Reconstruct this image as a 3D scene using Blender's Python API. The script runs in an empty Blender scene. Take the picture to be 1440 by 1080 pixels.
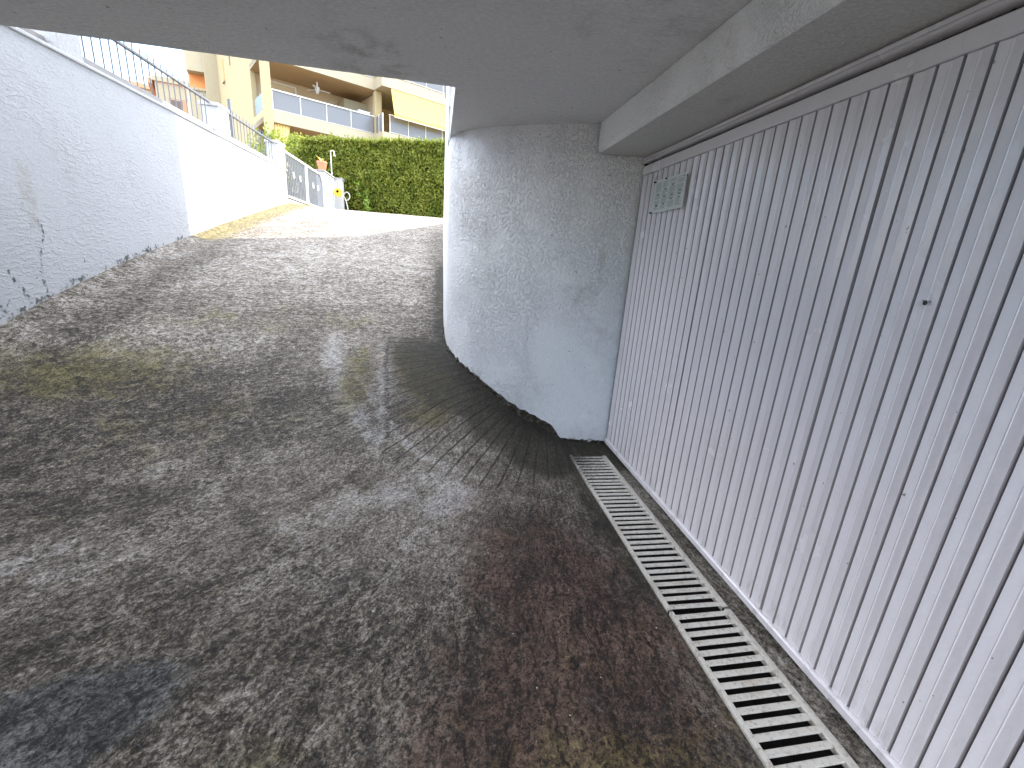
import bpy, bmesh, math, random
import numpy as np
from mathutils import Vector, Matrix, noise as mnoise
R = math.radians
rng = random.Random(7)
S = bpy.context.scene
COL = S.collection

# ------------------------------------------------------------------ camera
YAW, PITCH, ROLL, FPX = 0.17765478, -0.28384753, 0.07139611, 606.97   # focal length in pixels of a 1440 wide frame
fw = Vector((math.sin(YAW)*math.cos(PITCH), math.cos(YAW)*math.cos(PITCH), math.sin(PITCH)))
r0 = Vector((math.cos(YAW), -math.sin(YAW), 0)); u0 = r0.cross(fw)
rt = r0*math.cos(ROLL)+u0*math.sin(ROLL); up = rt.cross(fw)
cam_d = bpy.data.cameras.new('camera'); cam = bpy.data.objects.new('camera', cam_d); COL.objects.link(cam)
M = Matrix(((rt.x, up.x, -fw.x, 0), (rt.y, up.y, -fw.y, 0), (rt.z, up.z, -fw.z, 1.5), (0, 0, 0, 1)))
cam.matrix_world = M
cam_d.sensor_fit = 'HORIZONTAL'; cam_d.sensor_width = 36; cam_d.lens = 36*FPX/1440
cam_d.clip_start = 0.05; cam_d.clip_end = 2000
S.camera = cam

# ------------------------------------------------------------------ light
SUN_AZ, SUN_EL = 63, 50
EXPOSURE = 2.65
sd = bpy.data.lights.new('sun', 'SUN'); sun = bpy.data.objects.new('sun', sd); COL.objects.link(sun)
sd.energy = 2.0; sd.angle = R(0.5); sd.color = (1.0, 0.93, 0.82)
to_sun = Vector((math.sin(R(SUN_AZ))*math.cos(R(SUN_EL)), math.cos(R(SUN_AZ))*math.cos(R(SUN_EL)), math.sin(R(SUN_EL))))
sun.rotation_euler = to_sun.to_track_quat('Z', 'Y').to_euler()
sun.location = to_sun*60
W = bpy.data.worlds.new('World'); S.world = W; W.use_nodes = True
wn = W.node_tree; wn.nodes.clear()
wo = wn.nodes.new('ShaderNodeOutputWorld'); wb = wn.nodes.new('ShaderNodeBackground')
sky = wn.nodes.new('ShaderNodeTexSky'); sky.sky_type = 'NISHITA'; sky.sun_disc = False
sky.sun_elevation = R(SUN_EL); sky.sun_rotation = R(SUN_AZ); sky.air_density = 1.0; sky.dust_density = 1.2; sky.ozone_density = 1.2
wtc = wn.nodes.new('ShaderNodeTexCoord'); wno = wn.nodes.new('ShaderNodeTexNoise'); wra = wn.nodes.new('ShaderNodeValToRGB'); wmi = wn.nodes.new('ShaderNodeMixRGB')
wno.inputs['Scale'].default_value = 3.0; wno.inputs['Detail'].default_value = 7; wno.inputs['Roughness'].default_value = .55
wra.color_ramp.elements[0].position = .36; wra.color_ramp.elements[1].position = .60
wra.color_ramp.elements[0].color = (0, 0, 0, 1); wra.color_ramp.elements[1].color = (.9, .9, .9, 1)
wmi.inputs[2].default_value = (11.8, 12.0, 12.7, 1)
wn.links.new(wtc.outputs['Generated'], wno.inputs['Vector']); wn.links.new(wno.outputs['Fac'], wra.inputs['Fac'])
wsx = wn.nodes.new('ShaderNodeSeparateXYZ'); wmr = wn.nodes.new('ShaderNodeMapRange'); wmu = wn.nodes.new('ShaderNodeMath'); wmu.operation = 'MULTIPLY'
wmr.inputs[1].default_value = .28; wmr.inputs[2].default_value = .5      # clouds overhead, clear towards the horizon
wn.links.new(wtc.outputs['Generated'], wsx.inputs[0]); wn.links.new(wsx.outputs[2], wmr.inputs[0])
wn.links.new(wmr.outputs[0], wmu.inputs[0]); wn.links.new(wra.outputs['Color'], wmu.inputs[1]); wn.links.new(wmu.outputs[0], wmi.inputs[0]); wn.links.new(sky.outputs['Color'], wmi.inputs[1])
wn.links.new(wmi.outputs['Color'], wb.inputs['Color']); wn.links.new(wb.outputs['Background'], wo.inputs['Surface'])
wb.inputs['Strength'].default_value = 0.15
S.view_settings.view_transform = 'Standard'; S.view_settings.look = 'None'
S.view_settings.exposure = EXPOSURE; S.view_settings.gamma = 1
try: S.view_settings.use_curve_mapping = False
except Exception: pass
S.cycles.max_bounces = 10; S.cycles.diffuse_bounces = 8; S.cycles.transparent_max_bounces = 12

# ------------------------------------------------------------------ node helper
class G:
    def __init__(s, name):
        s.m = bpy.data.materials.new(name); s.m.use_nodes = True; s.t = s.m.node_tree; s.t.nodes.clear()
        s.out = s.n('OutputMaterial'); s.b = s.n('BsdfPrincipled'); s.l(s.b.outputs[0], s.out.inputs[0])
    def n(s, t, **k):
        nd = s.t.nodes.new('ShaderNode'+t)
        for a, v in k.items(): setattr(nd, a, v)
        return nd
    def l(s, a, b): s.t.links.new(a, b)
    def put(s, sock, v):
        if hasattr(v, 'is_linked') or isinstance(v, bpy.types.NodeSocket): s.l(v, sock)
        else:
            if isinstance(v, (tuple, list)) and len(v) == 3 and sock.type == 'RGBA': v = (*v, 1)
            sock.default_value = v
    def obj(s): return s.n('TexCoord').outputs['Object']
    def uv(s, name): return s.n('UVMap', uv_map=name).outputs[0]
    def attr(s, name): return s.n('Attribute', attribute_name=name).outputs['Fac']
    def map(s, v, scale=(1, 1, 1), loc=(0, 0, 0), rot=(0, 0, 0)):
        m = s.n('Mapping'); s.l(v, m.inputs[0]); m.inputs['Scale'].default_value = scale; m.inputs['Location'].default_value = loc; m.inputs['Rotation'].default_value = rot
        return m.outputs[0]
    def noise(s, v, scale, detail=5, rough=.6, dist=0, col=False):
        n = s.n('TexNoise'); s.l(v, n.inputs['Vector']); n.inputs['Scale'].default_value = scale; n.inputs['Detail'].default_value = detail
        n.inputs['Roughness'].default_value = rough; n.inputs['Distortion'].default_value = dist
        return n.outputs['Color' if col else 'Fac']
    def voro(s, v, scale, feature='F1', rand=1):
        n = s.n('TexVoronoi', feature=feature); s.l(v, n.inputs['Vector']); n.inputs['Scale'].default_value = scale; n.inputs['Randomness'].default_value = rand
        return n.outputs['Distance']
    def ma(s, op, a, b=0.0, c=None, clamp=False):
        n = s.n('Math', operation=op, use_clamp=clamp); s.put(n.inputs[0], a); s.put(n.inputs[1], b)
        if c is not None: s.put(n.inputs[2], c)
        return n.outputs[0]
    def add(s, *a):
        r = a[0]
        for b in a[1:]: r = s.ma('ADD', r, b)
        return r
    def mul(s, a, b): return s.ma('MULTIPLY', a, b)
    def ss(s, v, lo, hi):      # smooth 0..1 between lo and hi
        n = s.n('MapRange', interpolation_type='SMOOTHSTEP'); s.put(n.inputs[0], v); n.inputs[1].default_value = lo; n.inputs[2].default_value = hi
        return n.outputs[0]
    def lin(s, v, a, b, c, d):
        n = s.n('MapRange'); s.put(n.inputs[0], v)
        for i, q in enumerate((a, b, c, d)): n.inputs[i+1].default_value = q
        return n.outputs[0]
    def ramp(s, v, stops):
        n = s.n('ValToRGB'); s.put(n.inputs[0], v); e = n.color_ramp.elements
        while len(e) < len(stops): e.new(.5)
        for i, (p, c) in enumerate(stops):
            e[i].position = p; e[i].color = (*(c if isinstance(c, (tuple, list)) else (c, c, c)), 1)
        return n.outputs[0]
    def mix(s, f, a, b, mode='MIX'):
        n = s.n('MixRGB', blend_type=mode); s.put(n.inputs[0], f); s.put(n.inputs[1], a); s.put(n.inputs[2], b); return n.outputs[0]
    def bump(s, h, dist, strength=1.0, normal=None):
        n = s.n('Bump'); s.put(n.inputs['Height'], h); n.inputs['Distance'].default_value = dist; n.inputs['Strength'].default_value = strength
        if normal is not None: s.l(normal, n.inputs['Normal'])
        return n.outputs[0]
    def fin(s, col, rough=.8, nrm=None, spec=.3, metal=0):
        s.put(s.b.inputs['Base Color'], col); s.put(s.b.inputs['Roughness'], rough); s.b.inputs['Specular IOR Level'].default_value = spec; s.b.inputs['Metallic'].default_value = metal
        if nrm is not None: s.l(nrm, s.b.inputs['Normal'])
        return s.m

MATS = {}
def plain(name, col, rough=.6, spec=.4, metal=0, var=.15, scale=6, bump=0.0, bscale=60):
    g = G(name); o = g.obj(); n = g.noise(o, scale, 4)
    c = g.mix(g.mul(n, var*2), col, tuple(x*(.55) for x in col))
    nr = g.bump(g.noise(o, bscale, 3), bump) if bump else None
    MATS[name] = g.fin(c, rough, nr, spec, metal); return MATS[name]

def stucco(name, col, size=45, depth=.006, dirt=(.30, .27, .22), dirt_amt=.35, attr=None, squash=(1, 1, 1)):
    g = G(name); o = g.obj(); v = g.map(o, squash)
    n1 = g.noise(v, size, 3, .55, .6); n2 = g.noise(v, size*3.1, 3, .6); n3 = g.noise(o, 5, 5)
    lumps = g.ss(n1, .42, .66)
    amp = g.lin(g.ss(g.noise(g.map(o, (1, 1, .7), (2, 5, 1)), 2.1, 4), .38, .62), 0, 1, .35, 1.15)
    h = g.add(g.mul(g.mul(lumps, .75), amp), g.mul(g.mul(n2, .3), amp), g.mul(n3, .5))
    big = g.noise(o, 1.1, 6, .62); spots = g.noise(o, 9, 5, .7)
    d = g.mul(g.ss(big, .48, .74), g.ss(spots, .4, .68))
    c = g.mix(g.mul(d, dirt_amt), col, dirt)
    c = g.mix(g.mul(g.ss(n2, .62, .42), .16), c, tuple(x*.6 for x in dirt))
    sp = g.noise(g.map(o, (1, 1, 1), (3.3, 8.1, 1.7)), 34, 2, .5)
    c = g.mix(g.mul(g.ss(sp, .735, .765), .7), c, (.06, .055, .05))
    if attr:
        a = g.attr(attr); nn = g.noise(o, 28, 5, .7)
        mk = g.ss(g.add(a, g.mul(g.ma('SUBTRACT', nn, .5), 1.5), g.mul(g.ma('SUBTRACT', g.noise(o, 7, 4), .5), 1.2)), .45, .85)
        c = g.mix(g.mul(mk, g.ma('MINIMUM', g.mul(a, 2.0), .85)), c, (.035, .036, .03))
        a2 = g.attr(attr+'_brown'); mk2 = g.ss(g.add(a2, g.mul(g.ma('SUBTRACT', g.noise(o, 14, 5, .7), .5), 1.4)), .35, 1.0)
        c = g.mix(g.mul(mk2, .55), c, (.30, .25, .19))
    MATS[name] = g.fin(c, .9, g.bump(h, depth), .15); return MATS[name]

# ------------------------------------------------------------------ mesh helper
class MB:
    def __init__(s): s.v = []; s.f = []; s.mi = []
    def add(s, vs, fs, mi=0):
        b = len(s.v); s.v += [tuple(p) for p in vs]; s.f += [tuple(b+i for i in f) for f in fs]; s.mi += [mi]*len(fs); return s
    def box(s, x0, x1, y0, y1, z0, z1, mi=0):
        return s.add([(x0, y0, z0), (x1, y0, z0), (x1, y1, z0), (x0, y1, z0), (x0, y0, z1), (x1, y0, z1), (x1, y1, z1), (x0, y1, z1)],
                     [(0, 3, 2, 1), (4, 5, 6, 7), (0, 1, 5, 4), (1, 2, 6, 5), (2, 3, 7, 6), (3, 0, 4, 7)], mi)
    def fbox(s, F, a0, a1, b0, b1, z0, z1, mi=0):   # box in a facade frame F(a, b, z)
        P = [F(a, b, z) for z in (z0, z1) for a, b in ((a0, b0), (a1, b0), (a1, b1), (a0, b1))]
        return s.add(P, [(0, 3, 2, 1), (4, 5, 6, 7), (0, 1, 5, 4), (1, 2, 6, 5), (2, 3, 7, 6), (3, 0, 4, 7)], mi)
    def prism(s, poly, z0, z1, mi=0):
        n = len(poly); zt = z1 if callable(z1) else (lambda x, y: z1)
        vs = [(x, y, z0) for x, y in poly]+[(x, y, zt(x, y)) for x, y in poly]
        return s.add(vs, [tuple(reversed(range(n))), tuple(range(n, 2*n))]+[(i, (i+1) % n, n+(i+1) % n, n+i) for i in range(n)], mi)
    def tube(s, pts, r, k=8, mi=0, cap=True):
        pts = [Vector(p) for p in pts]; rings = []
        for i, p in enumerate(pts):
            d = (pts[min(i+1, len(pts)-1)]-pts[max(i-1, 0)]).normalized()
            a = d.orthogonal().normalized() if i == 0 else (a_prev-d*a_prev.dot(d)).normalized()
            a_prev = a; b = d.cross(a); rr = r[i] if isinstance(r, (list, tuple)) else r
            rings.append([p+(a*math.cos(2*math.pi*j/k)+b*math.sin(2*math.pi*j/k))*rr for j in range(k)])
        vs = [q for ring in rings for q in ring]
        fs = [(i*k+j, i*k+(j+1) % k, (i+1)*k+(j+1) % k, (i+1)*k+j) for i in range(len(pts)-1) for j in range(k)]
        if cap: fs += [tuple(reversed(range(k))), tuple(range((len(pts)-1)*k, len(pts)*k))]
        return s.add(vs, fs, mi)
    def lathe(s, c, prof, k=16, mi=0):
        vs = [(c[0]+r*math.cos(2*math.pi*j/k), c[1]+r*math.sin(2*math.pi*j/k), c[2]+z) for r, z in prof for j in range(k)]
        n = len(prof); fs = [(i*k+j, i*k+(j+1) % k, (i+1)*k+(j+1) % k, (i+1)*k+j) for i in range(n-1) for j in range(k)]
        fs += [tuple(reversed(range(k))), tuple(range((n-1)*k, n*k))]
        return s.add(vs, fs, mi)
    def grid(s, P, nu, nv, mi=0):   # P(i, j)
        vs = [P(i, j) for j in range(nv) for i in range(nu)]
        return s.add(vs, [(j*nu+i, j*nu+i+1, (j+1)*nu+i+1, (j+1)*nu+i) for j in range(nv-1) for i in range(nu-1)], mi)
    def build(s, name, mats, parent=None, smooth=False, bevel=0, fix=True):
        me = bpy.data.meshes.new(name); me.from_pydata(s.v, [], s.f)
        if not isinstance(mats, (list, tuple)): mats = [mats]
        for m in mats: me.materials.append(m)
        if len(mats) > 1: me.polygons.foreach_set('material_index', s.mi)
        if fix:
            bm = bmesh.new(); bm.from_mesh(me); bmesh.ops.recalc_face_normals(bm, faces=bm.faces[:]); bm.to_mesh(me); bm.free()
        if smooth:
            me.polygons.foreach_set('use_smooth', [True]*len(me.polygons))
            if smooth == 'auto':
                try: me.set_sharp_from_angle(angle=R(40))
                except Exception: pass
        me.update()
        o = bpy.data.objects.new(name, me); COL.objects.link(o)
        if parent:
            bpy.context.view_layer.update()
            o.parent = parent; o.matrix_parent_inverse = Matrix.Translation(-Vector(parent.location))
        if bevel:
            b = o.modifiers.new('bevel', 'BEVEL'); b.width = bevel; b.segments = 2; b.limit_method = 'ANGLE'; b.angle_limit = R(50)
        return o
def thing(name, label, cat, loc, group=None):
    o = bpy.data.objects.new(name, None); COL.objects.link(o); o.location = loc; o.empty_display_size = .2
    o['label'] = label; o['category'] = cat
    if group: o['group'] = group
    return o
def tag(o, label, cat, group=None):
    o['label'] = label; o['category'] = cat
    if group: o['group'] = group
    return o
def struct(o): o['kind'] = 'structure'; return o
def vcol(me, name, arr):
    a = me.attributes.new(name, 'FLOAT', 'POINT'); a.data.foreach_set('value', np.asarray(arr, np.float32))

# ------------------------------------------------------------------ materials
white_wall = stucco('white_stucco', (.495, .508, .528), 26, .004, attr='mould', squash=(1, .6, 1.5))
curve_wall_m = stucco('white_lumpy_stucco', (.84, .84, .85), 52, .011, attr='mould', squash=(1, 1, .8))
left_plaster = stucco('left_wall_plaster', (.52, .525, .535), 20, .003, dirt_amt=.3)
smooth_wall = stucco('white_plaster', (.80, .79, .77), 20, .003, dirt_amt=.3)
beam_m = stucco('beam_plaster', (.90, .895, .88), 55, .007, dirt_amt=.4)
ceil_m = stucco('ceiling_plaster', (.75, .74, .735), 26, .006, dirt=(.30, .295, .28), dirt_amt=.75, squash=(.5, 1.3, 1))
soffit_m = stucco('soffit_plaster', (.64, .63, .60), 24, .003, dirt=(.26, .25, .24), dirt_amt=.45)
cream = plain('cream_render', (.40, .325, .19), .85, .15, bump=.004)
cream_white = plain('pale_cream_render', (.41, .355, .25), .85, .15, bump=.004)
brown_ceiling = plain('brown_ceiling_boards', (.44, .30, .165), .7, .2)
tan_wall = plain('tan_wall', (.60, .48, .33), .8, .2)
terracotta = plain('terracotta', (.55, .26, .15), .8, .2)
orange_m = plain('orange_render', (.72, .28, .10), .8, .2)
pink_wall = plain('pink_render', (.68, .46, .38), .85, .2)
dark_m = plain('dark_gap', (.012, .012, .013), .9, .05)
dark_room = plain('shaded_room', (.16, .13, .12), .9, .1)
alu = plain('pale_metal', (.58, .545, .47), .4, .5, .2)
iron = plain('grey_iron', (.15, .155, .165), .5, .4, .2)
gate_iron = plain('grey_gate_paint', (.20, .205, .22), .5, .4, .1)
gate_pale = plain('pale_gate_paint', (.62, .60, .58), .5, .4, .1)
curb_m = plain('grey_curb', (.32, .31, .30), .9, .1, bump=.004)
yellow_m = plain('yellow_plastic', (.80, .52, .04), .4, .5)
pot_m = plain('coral_pot', (.78, .24, .13), .5, .4)
white_paint = plain('white_paint', (.80, .80, .79), .5, .4)
blue_dark = plain('dark_blue_furniture', (.05, .07, .13), .5, .4)
curtain_m = plain('yellow_curtain', (.80, .62, .28), .85, .1)

def glass(name, tint, rough=.05, alpha=.35):
    g = G(name); m = g.fin(tint, rough, None, .6)
    tr = g.n('BsdfTransparent'); tr.inputs[0].default_value = (.72, .78, .86, 1); mx = g.n('MixShader')
    mx.inputs[0].default_value = 1-alpha; g.l(g.b.outputs[0], mx.inputs[1]); g.l(tr.outputs[0], mx.inputs[2]); g.l(mx.outputs[0], g.out.inputs[0])
    MATS[name] = m; return m
glass_m = glass('grey_balcony_glass', (.22, .215, .215), .22, .66)

def awning_mat():
    g = G('striped_awning'); o = g.obj()
    w = g.n('TexWave', wave_type='BANDS', bands_direction='X'); g.l(g.uv('st'), w.inputs[0]); w.inputs['Scale'].default_value = 1.0
    c = g.mix(g.ss(w.outputs[1], .35, .65), (.60, .43, .10), (.60, .50, .25))
    g.fin(c, .9, None, .1)
    tl = g.n('BsdfTranslucent'); g.put(tl.inputs[0], (.75, .55, .15)); mx = g.n('MixShader'); mx.inputs[0].default_value = .35
    g.l(g.b.outputs[0], mx.inputs[1]); g.l(tl.outputs[0], mx.inputs[2]); g.l(mx.outputs[0], g.out.inputs[0]); return g.m
awning_m = awning_mat()

def door_mat():
    g = G('white_door_paint'); o = g.obj()
    n = g.noise(o, 3, 5); fine = g.noise(g.map(o, (1, 1, .25)), 40, 4, .65)
    c = g.mix(g.mul(g.ss(n, .4, .75), .25), (.72, .685, .695), (.61, .57, .555))
    c = g.mix(g.mul(g.ss(fine, .55, .8), .22), c, (.45, .42, .38))
    sp = g.noise(o, 42, 2, .5); c = g.mix(g.mul(g.ss(sp, .755, .775), .8), c, (.10, .09, .08))
    z = g.n('SeparateXYZ'); g.l(o, z.inputs[0])
    low = g.mul(g.ss(z.outputs[2], .28, .0), g.ss(g.noise(g.map(o, (1, 1, .3)), 22, 5, .7), .48, .7))
    c = g.mix(g.mul(low, .45), c, (.32, .29, .25))
    r = g.lin(n, 0, 1, .17, .33)
    return g.fin(c, r, g.bump(g.add(g.noise(o, 9, 3), g.mul(g.noise(o, 160, 2), .08)), .0035), .9)
door_m = door_mat()
groove_m = plain('dark_groove', (.30, .275, .275), .8, .2)  # grooves coloured darker than the ribs

def grate_mat():
    g = G('worn_white_grating'); o = g.obj()
    n = g.noise(o, 55, 5, .7); b = g.noise(o, 6, 5, .65); a = g.attr('dirt')
    c = g.mix(g.mul(g.ss(n, .48, .70), .7), (.53, .50, .44), (.20, .15, .10))
    c = g.mix(g.mul(g.ss(b, .52, .7), .45), c, (.33, .27, .20))
    y = g.n('SeparateXYZ'); g.l(o, y.inputs[0])
    m = g.ss(g.add(y.outputs[1], g.mul(g.ma('SUBTRACT', n, .5), 1.2), g.mul(y.outputs[0], -1.6)), .70, 1.35)
    c = g.mix(g.mul(m, .9), c, (.05, .045, .035))
    return g.fin(c, .6, g.bump(n, .002), .3)
grate_m = grate_mat()

def ground_mat():
    g = G('brushed_stained_concrete'); o = g.obj(); uv = g.uv('streak')
    warp = g.mix(.05, uv, g.noise(o, 2.2, 3, .5, col=True), 'ADD')
    st_f = g.noise(g.map(warp, (48, 105, 1)), 1.0, 4, .72, .6)
    st_m = g.noise(g.map(warp, (13, 36, 1)), 1.0, 5, .72, .9)
    st_l = g.noise(g.map(warp, (1.5, 6, 1)), 1.0, 6, .7, 1.0)
    grit = g.noise(o, 150, 3, .75); mid = g.noise(o, 62, 5, .72, .4); pat = g.noise(o, 3.4, 7, .7, .6); big = g.noise(o, .9, 4, .6)
    def ct(n, w, lo=.36, hi=.64): return g.mul(g.ma('SUBTRACT', g.ss(n, lo, hi), .5), w)
    pit_n = g.noise(g.map(warp, (34, 78, 1), (3, 7, 0)), 1.0, 5, .72, .8); crumb_n = g.noise(g.map(warp, (50, 95, 1), (8, 1, 0)), 1.0, 4, .72, .5)
    val = g.add(.535, ct(st_f, .22), ct(st_m, .19), ct(st_l, .13), ct(grit, .18), ct(mid, .25, .38, .62), ct(pat, .20, .32, .68), ct(big, .08))
    at = {k: g.attr(k) for k in ('pale', 'dark', 'moss', 'brown', 'blue', 'fan', 'wallmoss')}
    yy_ = g.n('SeparateXYZ'); g.l(o, yy_.inputs[0]); far_ = g.ss(yy_.outputs[1], 2.6, 6.0)
    agg = g.noise(g.map(warp, (17, 30, 1), (2, 2, 0)), 1.0, 6, .75, .6); agg2 = g.noise(o, 27, 4, .7, .3)
    val = g.add(val, g.mul(ct(agg, .42, .40, .60), g.lin(far_, 0, 1, .35, 1)), g.mul(ct(agg2, .26, .40, .60), g.lin(far_, 0, 1, .2, 1)))
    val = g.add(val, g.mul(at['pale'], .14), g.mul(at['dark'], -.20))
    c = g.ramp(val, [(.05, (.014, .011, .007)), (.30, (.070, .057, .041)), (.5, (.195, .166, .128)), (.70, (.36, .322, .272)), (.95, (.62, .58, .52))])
    nz = g.ma('SUBTRACT', pat, .5); nz2 = g.ma('SUBTRACT', mid, .5)
    def mask(a, lo, hi, k1=1.7, k2=1.0): return g.ss(g.add(a, g.mul(nz, k1), g.mul(nz2, k2)), lo, hi)
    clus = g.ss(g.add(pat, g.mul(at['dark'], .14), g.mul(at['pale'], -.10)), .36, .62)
    pit = g.mul(g.ss(pit_n, .545, .60), g.lin(clus, 0, 1, .25, 1)); crumb = g.mul(g.ss(crumb_n, .57, .63), g.lin(clus, 0, 1, .9, .35))
    crev = g.mul(g.ss(g.noise(g.map(warp, (4.2, 19, 1), (1, 5, 0)), 1.0, 7, .68, 1.2), .55, .62), g.ss(g.add(at['dark'], g.mul(g.ma('SUBTRACT', pat, .5), 1.6)), .25, .7))
    c = g.mix(g.mul(crev, .72), c, (.030, .026, .020))
    val = g.add(val, g.mul(crev, -.22))
    c = g.mix(g.mul(crumb, .55), c, (.46, .44, .41))
    c = g.mix(g.mul(pit, .85), c, (.024, .021, .018))  # shade inside the pits painted as near-black colour
    val = g.add(val, g.mul(crumb, .22), g.mul(pit, -.34))
    tone = g.lin(val, .15, .85, .25, 1.9)
    def toned(col): return g.mix(1.0, col, tone, 'MULTIPLY')
    c = g.mix(g.mul(mask(at['pale'], .45, 1.15, 2.2, 1.6), .55), c, toned((.33, .315, .30)))
    c = g.mix(g.mul(mask(at['brown'], .25, .95), .84), c, toned((.098, .054, .037)))
    ochre = g.ss(g.noise(g.map(o, (1, 1, 1), (5, 2, 0)), 4.5, 5, .65), .55, .72)
    c = g.mix(g.mul(g.mul(mask(at['brown'], .4, .9), ochre), .6), c, toned((.105, .068, .024)))
    c = g.mix(g.mul(mask(at['moss'], .3, .9), .78), c, toned((.140, .116, .036)))
    c = g.mix(g.mul(mask(at['blue'], .3, .9), .65), c, toned((.085, .097, .105)))
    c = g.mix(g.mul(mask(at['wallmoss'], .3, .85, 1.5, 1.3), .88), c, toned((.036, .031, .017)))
    c = g.mix(g.mul(g.ss(g.noise(o, 60, 3, .6), .64, .70), .85), c, (.012, .011, .010))     # open pores, their inner shade painted dark
    fl = g.ss(g.noise(g.map(o, (1, 1, 1), (9, 4, 2)), 130, 2, .5), .73, .76)
    c = g.mix(g.mul(fl, .7), c, (.40, .36, .30))
    # tamped grooves of the fan round the curved wall
    sx = g.n('SeparateXYZ'); g.l(g.mix(.012, uv, g.noise(o, 9, 2, .5, col=True), 'ADD'), sx.inputs[0])
    fr = g.ma('FRACT', g.ma('DIVIDE', sx.outputs[1], .118)); tri = g.ma('ABSOLUTE', g.ma('SUBTRACT', fr, .5))
    gr = g.mul(g.mul(g.ss(tri, .42, .475), g.ss(at['fan'], .35, .65)), g.ss(g.add(mid, g.mul(pat, .6)), .56, .82))
    c = g.mix(g.mul(gr, .72), c, (.016, .015, .011))
    h = g.add(g.mul(st_f, .5), g.mul(st_m, .5), g.mul(mid, .7), g.mul(grit, .45), g.mul(pat, .5), g.mul(gr, -.9), g.mul(pit, -.8), g.mul(crumb, .5), g.mul(crev, -.9))
    return g.fin(c, g.lin(val, 0, 1, .6, .95), g.bump(h, .020), .3)
ground_m = ground_mat()
earth_m = plain('earth', (.16, .13, .09), .95, .05)
channel_m = plain('channel_dark', (.02, .018, .016), .9, .1)

# ------------------------------------------------------------------ ground
PK = np.array([(-6, 0.0), (1.6, 0), (2.45, .035), (2.9, .14), (3.3, .285), (3.75, .455), (4.19, .612), (4.99, .872), (5.88, 1.112), (7.24, 1.42), (8.8, 1.752), (10.4, 2.075), (11.3, 2.25), (11.9, 2.345), (13, 2.42), (15.3, 2.55), (17, 2.63), (30, 2.9)])
def pchip(x):
    xs, ys = PK[:, 0], PK[:, 1]; h = np.diff(xs); d = np.diff(ys)/h; m = np.zeros(len(xs))
    for i in range(1, len(xs)-1):
        if d[i-1]*d[i] > 0: m[i] = 2/(1/d[i-1]+1/d[i])
    m[-1] = d[-1]
    x = np.clip(x, xs[0], xs[-1]); k = np.clip(np.searchsorted(xs, x)-1, 0, len(h)-1); t = (x-xs[k])/h[k]
    return (2*t**3-3*t**2+1)*ys[k]+(t**3-2*t**2+t)*h[k]*m[k]+(-2*t**3+3*t**2)*ys[k+1]+(t**3-t**2)*h[k]*m[k+1]
def sst(x, a, b): t = np.clip((x-a)/(b-a), 0, 1); return t*t*(3-2*t)
CX, CY = 1.15, 4.35      # the streaks turn about the garage corner
CURVE = [(.045, 9.18), (.045, 7.5), (.045, 5.4), (.048, 4.75), (.066, 4.33), (.100, 4.17), (.160, 4.035), (.235, 3.93), (.330, 3.83), (.45, 3.74), (.60, 3.64), (.77, 3.545), (.93, 3.465), (1.08, 3.405), (1.22, 3.365), (1.34, 3.345), (1.464, 3.335)]
def gheight(X, Y):
    X = np.asarray(X, float); Y = np.asarray(Y, float)
    z = pchip(Y-.75*sst(X, .05, 1.1)*(1-sst(Y, 4.6, 6)))
    fy = 1-sst(Y, 3.40, 3.6)
    z = z*(1-sst(X, .98, 1.08)*fy)-.012*sst(X, 1.05, 1.07)*fy
    z += .05*sst(-X, 3.43, 3.60)*(Y > 0)
    return z
def segdist(X, Y, pl):
    d = np.full(X.shape, 1e9)
    for (x0, y0), (x1, y1) in zip(pl[:-1], pl[1:]):
        dx, dy = x1-x0, y1-y0; t = np.clip(((X-x0)*dx+(Y-y0)*dy)/(dx*dx+dy*dy), 0, 1)
        d = np.minimum(d, np.hypot(X-x0-t*dx, Y-y0-t*dy))
    return d
xs = np.concatenate([np.arange(-3.62, -2, .035), np.arange(-2, 1.06, .02), [1.066, 1.362], np.arange(1.38, 1.62, .02)])
ys = np.concatenate([np.arange(-6, .2, .12), np.arange(.2, 3.045, .02), [3.052], np.arange(3.07, 5.2, .02), np.arange(5.2, 8.4, .04), np.arange(8.4, 12.4, .06), np.arange(12.4, 17.8, .3)])
XX, YY = np.meshgrid(xs, ys); X = XX.ravel(); Y = YY.ravel(); Z = gheight(X, Y)
def fnoise(X, Y, s, seed): return np.array([mnoise.noise((x*s+seed, y*s-seed, seed*.37)) for x, y in zip(X, Y)])
near = (Y < 9)
rough = np.zeros_like(X); rough[near] = .004*fnoise(X[near], Y[near], 9, 3.1)+.007*fnoise(X[near], Y[near], 2.3, 8.7)
Z = Z+rough*(X < 1.04)
nx, ny = len(xs), len(ys)
ia = np.arange(nx*ny).reshape(ny, nx)
quads = np.stack([ia[:-1, :-1], ia[:-1, 1:], ia[1:, 1:], ia[1:, :-1]], -1).reshape(-1, 4)
cx_ = X[quads].mean(1); cy_ = Y[quads].mean(1)
quads = quads[~((cx_ > 1.066) & (cx_ < 1.362) & (cy_ < 3.052))]
me = bpy.data.meshes.new('driveway'); me.from_pydata(np.stack([X, Y, Z], 1).tolist(), [], quads.tolist()); me.materials.append(ground_m)
me.polygons.foreach_set('use_smooth', [True]*len(me.polygons))
dxc, dyc = CX-X, CY-Y
th = np.arctan2(np.maximum(dyc, 0), dxc); rr = np.hypot(dxc, np.maximum(dyc, 0))
UU = rr; VV = np.where(dyc > 0, -2*th, -dyc)
uvl = me.uv_layers.new(name='streak'); li = np.zeros(len(me.loops), np.int32); me.loops.foreach_get('vertex_index', li)
uvl.data.foreach_set('uv', np.stack([UU[li], VV[li]], 1).ravel().astype(np.float32))
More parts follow.
